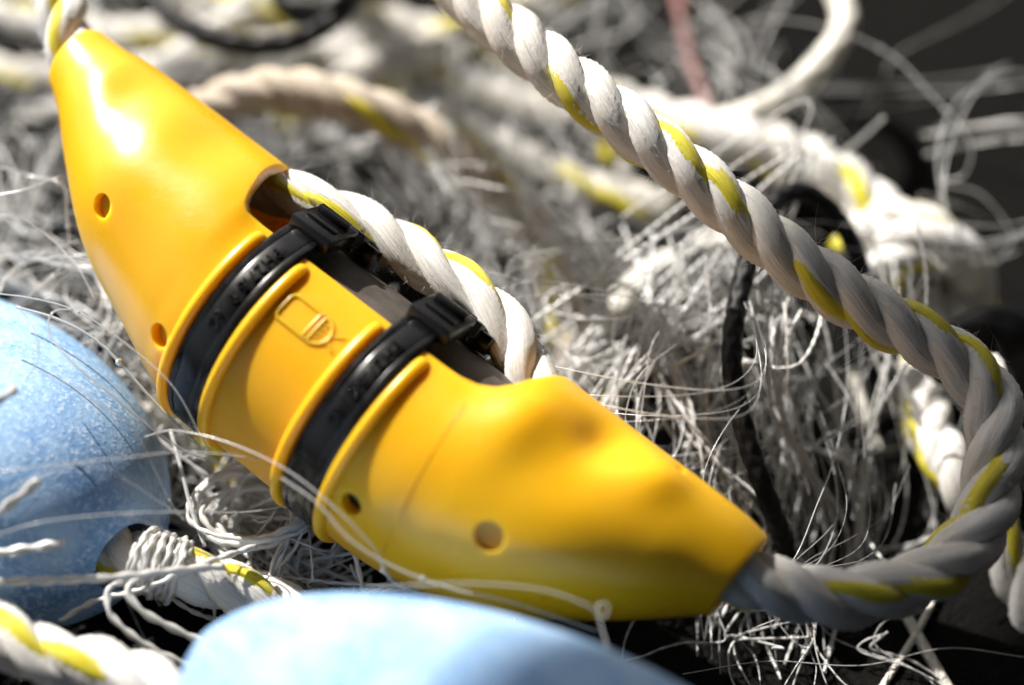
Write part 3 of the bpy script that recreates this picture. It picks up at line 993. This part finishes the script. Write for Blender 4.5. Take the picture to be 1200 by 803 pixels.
# float line with its twine seizing
fl = rope('rope', [tuple(mouth - fa * 0.13), tuple(mouth - fa * 0.06), tuple(mouth - fa * 0.01), (-0.0840, -0.0432, 0.0369), (-0.0721, -0.0449, 0.0328), (-0.0600, -0.0474, 0.0282), (-0.0478, -0.0498, 0.0235), (-0.0311, -0.0578, 0.0194), (-0.0082, -0.0708, 0.0137)],
          0.0066, 'white rope coming out of the left float and bound with twine', pitch=0.034, fuzz=260, phase=1.0, tr_phase=0.9)
c, s = spline([(-0.0891, -0.0418, 0.0374), (-0.0851, -0.0429, 0.0372), (-0.0797, -0.0437, 0.0352)], 0.0004)
T, N, B = frames(c)
an = np.linspace(0, 2 * PI * 7, 260)
q = np.linspace(0, len(c) - 1, 260)
ci = np.stack([np.interp(q, np.arange(len(c)), c[:, k]) for k in range(3)], 1)
qi = q.astype(int)
W = ci + (np.cos(an)[:, None] * N[qi] + np.sin(an)[:, None] * B[qi]) * (0.0074 + 0.0005 * np.sin(an * 0.37))[:, None]
c2, s2 = spline(W[::3], 0.0005)
V, F = capped(twist_tube(c2, s2, 0.0008, 0.0045, 8), len(c2), 8)
obj('seizing_twine', V, F, M['twine'], fl)

# ------------------------------------------------------------------ single twines and lines one can follow
twine('twine', [(-0.1222, -0.0578, 0.0534), (-0.1048, -0.0575, 0.0536), (-0.0897, -0.0558, 0.0524), (-0.0772, -0.0514, 0.0483), (-0.0679, -0.0475, 0.0437)], 0.00085, 'taut white twisted twine crossing the left float below its hole')
twine('twine', [(-0.1229, -0.0522, 0.0554), (-0.1131, -0.0512, 0.0563), (-0.1024, -0.0494, 0.0565)], 0.0011, 'thick cut twine end pointing at the hole of the left float', pitch=0.006)
twine('twine', [(-0.1216, -0.0500, 0.0626), (-0.1136, -0.0461, 0.0671), (-0.1064, -0.0424, 0.0715)], 0.0011, 'thick cut twine end rising over the left float', pitch=0.006)
twine('twine', [(-0.1206, -0.0290, 0.0802), (-0.1155, -0.0278, 0.0824), (-0.1117, -0.0267, 0.0847)], 0.0010, 'short twine tip high on the left float', pitch=0.006)
twine('twine', [(-0.0905, -0.0500, 0.0417), (-0.0939, -0.0537, 0.0438), (-0.0931, -0.0593, 0.0417), (-0.0861, -0.0641, 0.0376), (-0.0776, -0.0666, 0.0329), (-0.0640, -0.0694, 0.0280)], 0.00075, 'white twine hanging in a loop below the hole of the left float')
twine('twine', [(-0.0864, -0.0487, 0.0427), (-0.0896, -0.0537, 0.0438), (-0.0863, -0.0580, 0.0415), (-0.0796, -0.0605, 0.0381), (-0.0710, -0.0625, 0.0337), (-0.0608, -0.0623, 0.0274)], 0.00085, 'second white twine loop inside the first below the float hole')
twine('twine', [(-0.1065, -0.0574, 0.0355), (-0.0985, -0.0538, 0.0384), (-0.0864, -0.0515, 0.0404), (-0.0737, -0.0461, 0.0423), (-0.0615, -0.0394, 0.0401)], 0.0007, 'pale twine slanting up from the corner rope past the float hole')
ML = [
    ([(-0.1277, 0.0087, 0.0779), (-0.1148, 0.0061, 0.0783), (-0.1051, 0.0028, 0.0781), (-0.0954, -0.0027, 0.0761), (-0.0808, -0.0133, 0.0698), (-0.0727, -0.0242, 0.0607)], (0.36,), 'clear line with a knot over the gap between left float and pinger', 0.00040),
    ([(-0.1051, 0.0028, 0.0781), (-0.1092, 0.0010, 0.0792), (-0.1095, -0.0040, 0.0776), (-0.1035, -0.0107, 0.0746), (-0.0925, -0.0176, 0.0688), (-0.0828, -0.0229, 0.0618), (-0.0738, -0.0237, 0.0533)], (), 'white line looping over the top of the left float', 0.00055),
    ([(-0.1172, 0.0009, 0.0818), (-0.1126, -0.0046, 0.0798), (-0.1110, -0.0112, 0.0768), (-0.1137, -0.0157, 0.0744)], (), 'fine line curling down the top of the left float', 0.00035),
    ([(-0.1215, -0.0181, 0.0815), (-0.1092, -0.0194, 0.0830), (-0.0958, -0.0244, 0.0775), (-0.0867, -0.0286, 0.0700), (-0.0810, -0.0357, 0.0562), (-0.0780, -0.0375, 0.0482)], (0.9,), 'brownish fine line following the shoulder of the left float', 0.00030),
    ([(-0.1193, -0.0407, 0.0717), (-0.1040, -0.0392, 0.0729), (-0.0873, -0.0361, 0.0716), (-0.0733, -0.0304, 0.0659), (-0.0545, -0.0280, 0.0575), (-0.0358, -0.0369, 0.0579)], (), 'clear line stretched across the left float to the pinger ribs', 0.00035),
    ([(-0.1190, -0.0526, 0.0630), (-0.1056, -0.0496, 0.0655), (-0.0884, -0.0470, 0.0650), (-0.0758, -0.0422, 0.0586), (-0.0626, -0.0365, 0.0503), (-0.0512, -0.0316, 0.0467)], (0.45,), 'clear knotted line just above the hole of the left float', 0.00036),
    ([(-0.0884, -0.0470, 0.0650), (-0.0804, -0.0463, 0.0578), (-0.0716, -0.0472, 0.0492), (-0.0543, -0.0500, 0.0417)], (), 'fine line leaving the knot above the float hole', 0.00030),
    ([(-0.1190, -0.0464, 0.0682), (-0.1075, -0.0420, 0.0719), (-0.0943, -0.0392, 0.0729), (-0.0808, -0.0407, 0.0599), (-0.0683, -0.0438, 0.0468)], (0.75,), 'hair thin line bowed over the lower left float', 0.00025),
    ([(-0.0871, -0.0223, 0.0610), (-0.0794, -0.0230, 0.0643), (-0.0653, -0.0289, 0.0672), (-0.0510, -0.0379, 0.0688), (-0.0395, -0.0470, 0.0664), (-0.0309, -0.0534, 0.0597), (-0.0291, -0.0563, 0.0546)], (0.99,), 'clear line lying over the pinger ribs with a knot at its end', 0.00042),
    ([(-0.0524, -0.0397, 0.0686), (-0.0439, -0.0458, 0.0673), (-0.0365, -0.0526, 0.0630), (-0.0269, -0.0567, 0.0582), (-0.0135, -0.0606, 0.0550), (0.0000, -0.0635, 0.0539), (0.0192, -0.0685, 0.0497)], (0.5,), 'white line wrapping under the lower half of the pinger', 0.00048),
    ([(-0.0316, -0.0675, 0.0661), (-0.0112, -0.0666, 0.0669), (0.0056, -0.0670, 0.0653), (0.0159, -0.0695, 0.0631), (0.0202, -0.0713, 0.0603), (0.0210, -0.0685, 0.0614), (0.0187, -0.0696, 0.0618), (0.0207, -0.0785, 0.0595)], (), 'brown line with a little curl over the foot of the pinger', 0.00036),
    ([(-0.1401, 0.0617, 0.0701), (-0.1282, 0.0576, 0.0693), (-0.1177, 0.0529, 0.0705), (-0.1164, 0.0471, 0.0657), (-0.1160, 0.0402, 0.0599), (-0.1193, 0.0351, 0.0556), (-0.1254, 0.0260, 0.0558)], (0.4, 0.6), 'glinting line bowed along the left edge of the pinger', 0.00060),
    ([(-0.1364, 0.0429, 0.0700), (-0.1248, 0.0401, 0.0703), (-0.1166, 0.0342, 0.0679), (-0.1097, 0.0265, 0.0667), (-0.1053, 0.0194, 0.0633)], (), 'tan line running to the left flank of the pinger', 0.00042),
    ([(-0.1352, 0.0431, 0.0754), (-0.1243, 0.0447, 0.0768), (-0.1161, 0.0488, 0.0776)], (), 'short tan line end pointing at the upper pinger hole', 0.00045),
    ([(-0.1233, 0.0144, 0.0657), (-0.1124, 0.0113, 0.0644), (-0.1018, 0.0065, 0.0603), (-0.0890, -0.0041, 0.0515), (-0.0763, -0.0138, 0.0433)], (0.5,), 'thick pale line in the gap beside the left float', 0.00080),
    ([(-0.0870, -0.0031, 0.0379), (-0.0824, -0.0164, 0.0359), (-0.0795, -0.0252, 0.0337), (-0.0756, -0.0339, 0.0317)], (), 'pale line dropping below the middle of the pinger', 0.00120),
    ([(0.0728, 0.1447, 0.0510), (0.0927, 0.1388, 0.0526), (0.1118, 0.1271, 0.0519), (0.1230, 0.1113, 0.0491), (0.1329, 0.0983, 0.0433), (0.1320, 0.0921, 0.0356), (0.1255, 0.0932, 0.0313), (0.1380, 0.0905, 0.0290), (0.1465, 0.0795, 0.0224), (0.1413, 0.0734, 0.0173)], (0.3, 0.5), 'glinting clear line coiling over the mat at the upper right', 0.00062),
    ([(0.0899, 0.1728, 0.0419), (0.0824, 0.1584, 0.0364), (0.0762, 0.1443, 0.0310), (0.0755, 0.1283, 0.0241), (0.0848, 0.1242, 0.0207)], (0.5,), 'glinting line bent inside the white cord loop', 0.00055),
    ([(0.0978, 0.1037, 0.0323), (0.1033, 0.1047, 0.0383), (0.1090, 0.1064, 0.0449)], (), 'stout pale line end sticking up from the thick sunlit rope', 0.00130),
    ([(0.1225, 0.0865, 0.0217), (0.1287, 0.0662, 0.0178), (0.1342, 0.0522, 0.0151)], (), 'stout pale line lying along the knot', 0.00110),
    ([(0.1333, -0.0093, 0.0105), (0.1191, -0.0129, -0.0004), (0.1125, -0.0025, 0.0006), (0.1222, 0.0153, 0.0077), (0.1271, 0.0274, 0.0113)], (), 'fine grey line inside the rope loop', 0.00040),
    ([(0.0633, -0.0093, 0.0105), (0.0839, 0.0129, 0.0109), (0.1095, 0.0280, 0.0105), (0.1256, 0.0267, 0.0121)], (0.6,), 'grey line stretched across the dark gap above the rope loop', 0.00040),
    ([(0.0611, 0.0122, 0.0233), (0.0752, 0.0069, 0.0189), (0.0932, 0.0111, 0.0094), (0.1140, 0.0183, 0.0036)], (), 'grey line from the arching black cord into the shade', 0.00055),
    ([(0.0414, -0.0610, 0.0168), (0.0630, -0.0556, 0.0134), (0.0869, -0.0544, 0.0092), (0.1096, -0.0481, 0.0067), (0.1290, -0.0498, 0.0053)], (), 'faint line across the dark mat at the bottom right', 0.00030),
]
for p, kn_, lab, r_ in ML:
    twine('line', p, r_ * 0.45, lab, 'mono', 'line', knots=kn_, sides=6)

# ------------------------------------------------------------------ netting
nr_ = np.random.default_rng(21)
def lerp(a, b_, t):
    return np.array(a) + (np.array(b_) - np.array(a)) * t

def fan(n, a0, a1, b0, b1, amp, ctrl=6, jit=0.004, bow=0.0):
    """n strands from the line a0-a1 to the line b0-b1, gathered in bunches as hanging netting is"""
    out = []
    while len(out) < n:
        t = nr_.random()
        p0 = lerp(a0, a1, t) + nr_.normal(0, jit, 3) * [1, 1, 0.5]
        p1 = lerp(b0, b1, np.clip(t + nr_.normal(0, 0.25), 0, 1)) + nr_.normal(0, jit, 3) * [1, 1, 0.5]
        q = wander(p0, p1, ctrl, amp * nr_.uniform(0.4, 1.3), nr_)
        q[:, 2] += bow * np.sin(np.linspace(0, PI, len(q))) * nr_.uniform(0, 1.4)
        u = np.linspace(0, 1, len(q))[:, None]
        pinch = nr_.uniform(0.1, 0.9)
        for _ in range(int(nr_.integers(1, 8))):
            sp = nr_.normal(0, 0.011, 3) * [1, 1, 0.5]
            k = q + sp * np.abs(u - pinch) * 1.8 + np.sin(PI * u * nr_.uniform(1, 3)) * nr_.normal(0, 0.0024, 3)
            k[:, 2] = np.maximum(k[:, 2], 0.001)
            out.append(k[:len(k) - int(nr_.integers(0, 2))])
    return out

# curtain of white twine behind and right of the pinger
def curtain(f):
    return (fan(int(34 * f), (0.0416, 0.0512, 0.0482), (0.0689, 0.0374, 0.0497), (0.0440, -0.0330, 0.0063), (0.0803, -0.0366, -0.0046), 0.003)
            + fan(int(24 * f), (0.0508, 0.0494, 0.0468), (0.0684, 0.0401, 0.0468), (-0.0090, 0.0068, 0.0266), (0.0262, -0.0251, 0.0182), 0.009, bow=0.004)
            + fan(int(14 * f), (0.0000, -0.0036, 0.0180), (0.0308, -0.0296, 0.0092), (0.0370, 0.0512, 0.0482), (0.0814, 0.0218, 0.0367), 0.009, jit=0.008)
            + fan(int(16 * f), (-0.0200, 0.0868, 0.0285), (0.0380, 0.0583, 0.0372), (0.0223, -0.0127, 0.0155), (0.0799, -0.0309, 0.0029), 0.009, bow=0.005)
            + fan(int(14 * f), (0.0705, 0.0459, 0.0438), (0.0940, 0.0441, 0.0318), (0.0666, -0.0309, 0.0029), (0.0922, -0.0277, -0.0023), 0.004)
            + fan(int(10 * f), (0.0000, 0.0583, 0.0372), (0.0182, 0.0203, 0.0314), (0.0693, 0.0530, 0.0497), (0.0977, 0.0301, 0.0266), 0.011, bow=0.006))
strands('netting', curtain(0.55), 0.00042, 'twine', 'curtain of white net twine spread behind the lower half of the pinger', 'netting', 0.0032, 8, knots=5)
strands('line', curtain(1.15), 0.00014, 'mono', 'hair fine clear line tangled through the twine behind the pinger', 'line', sides=5, step=0.0015, plain=True)
haze_ = (fan(40, (-0.1815, 0.1305, -0.0001), (-0.0743, 0.1410, 0.0087), (-0.1593, 0.2000, 0.0060), (0.0057, 0.1793, 0.0082), 0.010, 5, bow=0.014)
         + fan(50, (-0.0963, 0.1473, 0.0140), (-0.0115, 0.1837, 0.0119), (-0.0477, 0.1039, 0.0037), (0.0683, 0.1085, 0.0141), 0.010, 5, bow=0.014)
         + fan(22, (-0.0450, 0.1262, 0.0224), (0.0255, 0.0821, 0.0116), (0.0048, 0.0470, 0.0212), (0.0735, 0.0723, 0.0294), 0.008, 5, bow=0.012)
         + fan(40, (-0.1716, 0.1089, 0.0209), (-0.1449, 0.0340, 0.0364), (-0.1378, 0.1242, 0.0207), (-0.0832, 0.0033, 0.0237), 0.008, 5, bow=0.010))
strands('line', haze_, 0.00017, 'mono', 'mass of hair fine clear line over the heap behind the pinger', 'line', sides=5, step=0.002, plain=True)
loops = fan(14, (-0.0428, 0.1258, 0.0156), (0.0236, 0.0924, 0.0006), (-0.0102, 0.0763, 0.0066), (0.0700, 0.0753, 0.0189), 0.008, 5, bow=0.012) + \
        fan(12, (-0.0335, 0.0856, 0.0079), (0.0265, 0.1161, 0.0139), (-0.0212, 0.1201, 0.0173), (0.0248, 0.0492, 0.0035), 0.008, 5, bow=0.012) + \
        fan(7, (-0.0100, 0.0677, 0.0125), (0.0098, 0.0548, 0.0121), (0.0206, 0.0934, 0.0145), (0.0510, 0.0900, 0.0181), 0.004, 5, bow=0.006)
strands('netting', loops, 0.00030, 'twine', 'loose loops of grey net twine between the pinger and the high rope', 'netting', 0.0040, 6, knots=5)
back = fan(9, (-0.1835, 0.1348, -0.0043), (-0.0751, 0.1454, 0.0046), (-0.1620, 0.2078, -0.0005), (0.0059, 0.1870, 0.0017), 0.010, 5, bow=0.010) + \
       fan(12, (-0.0989, 0.1586, 0.0039), (-0.0117, 0.1915, 0.0054), (-0.0491, 0.1269, 0.0034), (0.0702, 0.1233, 0.0069), 0.010, 5, bow=0.010) + \
       fan(9, (-0.0120, 0.2078, -0.0005), (0.0885, 0.1977, 0.0041), (0.0112, 0.1484, 0.0019), (0.0825, 0.1410, 0.0087), 0.012, 5, bow=0.008)
strands('netting', back, 0.00034, 'twine', 'heaped grey netting at the back of the pile', 'netting', 0.006, 5, step=0.0025)
leftp = fan(30, (-0.1782, 0.1254, 0.0086), (-0.1504, 0.0405, 0.0288), (-0.1404, 0.1336, 0.0156), (-0.0842, 0.0063, 0.0197), 0.008, 5, bow=0.010) + \
        fan(24, (-0.1410, 0.0495, 0.0364), (-0.1001, 0.0063, 0.0197), (-0.1404, 0.1129, 0.0243), (-0.0765, -0.0036, 0.0180), 0.006, 5, bow=0.008) + \
        fan(10, (-0.1319, 0.0412, 0.0490), (-0.1080, 0.0206, 0.0382), (-0.1173, 0.0410, 0.0423), (-0.0900, 0.0119, 0.0310), 0.008, 5, bow=0.006)
strands('netting', leftp, 0.00030, 'twine', 'pale netting in the gap between the left float and the pinger', 'netting', 0.0045, 6, knots=8)
under = fan(46, (-0.1040, 0.0105, 0.0141), (-0.0806, -0.0185, 0.0081), (-0.0497, -0.0024, 0.0163), (-0.0264, -0.0330, 0.0063), 0.007, 5, bow=0.010) + \
        fan(30, (-0.0902, -0.0161, 0.0205), (-0.0578, -0.0393, 0.0167), (-0.0784, -0.0013, 0.0225), (-0.0369, -0.0262, 0.0199), 0.006, 5, bow=0.008)
strands('netting', under, 0.00050, 'twine', 'bundle of twisted twine under the middle of the pinger', 'netting', 0.0042, 8)
coil = []
for k in range(7):
    r_ = 0.005 + 0.0016 * k
    a0 = nr_.uniform(0, 6)
    cc = np.array((-0.0652, -0.0226, 0.0254))
    coil.append(np.array([cc + [r_ * math.cos(a0 + t) * 1.1, r_ * math.sin(a0 + t) * 0.8, 0.002 * k - 0.004 + 0.002 * math.sin(t * 2)] for t in np.linspace(0, 6.0 + nr_.uniform(0, 2), 14)]))
strands('twine_coil', coil, 0.0009, 'twine', 'small coil of twisted twine below the second black clip', 'twine', 0.005, 8)
front = fan(7, (0.0589, -0.0334, 0.0112), (0.0745, -0.0324, 0.0095), (0.0294, -0.0693, 0.0020), (0.0798, -0.0725, -0.0007), 0.003) + \
        fan(4, (0.0968, -0.0313, 0.0077), (0.1045, -0.0313, 0.0077), (0.0827, -0.0690, -0.0030), (0.1039, -0.0707, -0.0044), 0.003) + \
        fan(3, (0.0215, -0.0481, 0.0067), (0.0336, -0.0645, 0.0060), (0.0785, -0.0351, 0.0098), (0.1118, -0.0481, 0.0067), 0.005)
strands('netting', front, 0.00026, 'twine', 'spray of net twine under the lower tip of the pinger', 'netting', 0.0034, 6, knots=5)
air = fan(8, (0.0741, 0.1754, 0.0115), (0.1100, 0.1473, 0.0140), (0.0954, 0.1222, 0.0190), (0.1450, 0.0696, 0.0141), 0.016, 8, bow=0.02) + \
      fan(5, (0.1272, 0.1201, 0.0173), (0.1505, 0.0900, 0.0181), (0.1196, 0.0969, 0.0109), (0.1470, 0.0460, 0.0073), 0.014, 8, bow=0.014)
strands('line', air, 0.00026, 'mono', 'fine clear line straying over the black mat at the upper right', 'line', sides=5, step=0.002, plain=True)
# low fill of netting over the mat, kept off the bare mat at the right
fill = []
while len(fill) < 45:
    p0 = np.array([nr_.uniform(-0.22, 0.14), nr_.uniform(-0.16, 0.22), nr_.uniform(0.001, 0.022)])
    p1 = p0 + nr_.normal(0, 0.06, 3) * [1, 1, 0.08]
    if max((p[0] - 0.045) * 0.8 - max(p[1] - 0.02, -0.02) * 0.55 for p in (p0, p1)) > 0.0:
        continue
    fill.append(wander(p0, p1, 6, 0.007, nr_))
strands('netting', fill, 0.00028, 'twine', 'low tangle of netting spread over the mat under everything', 'netting', 0.005, 6)
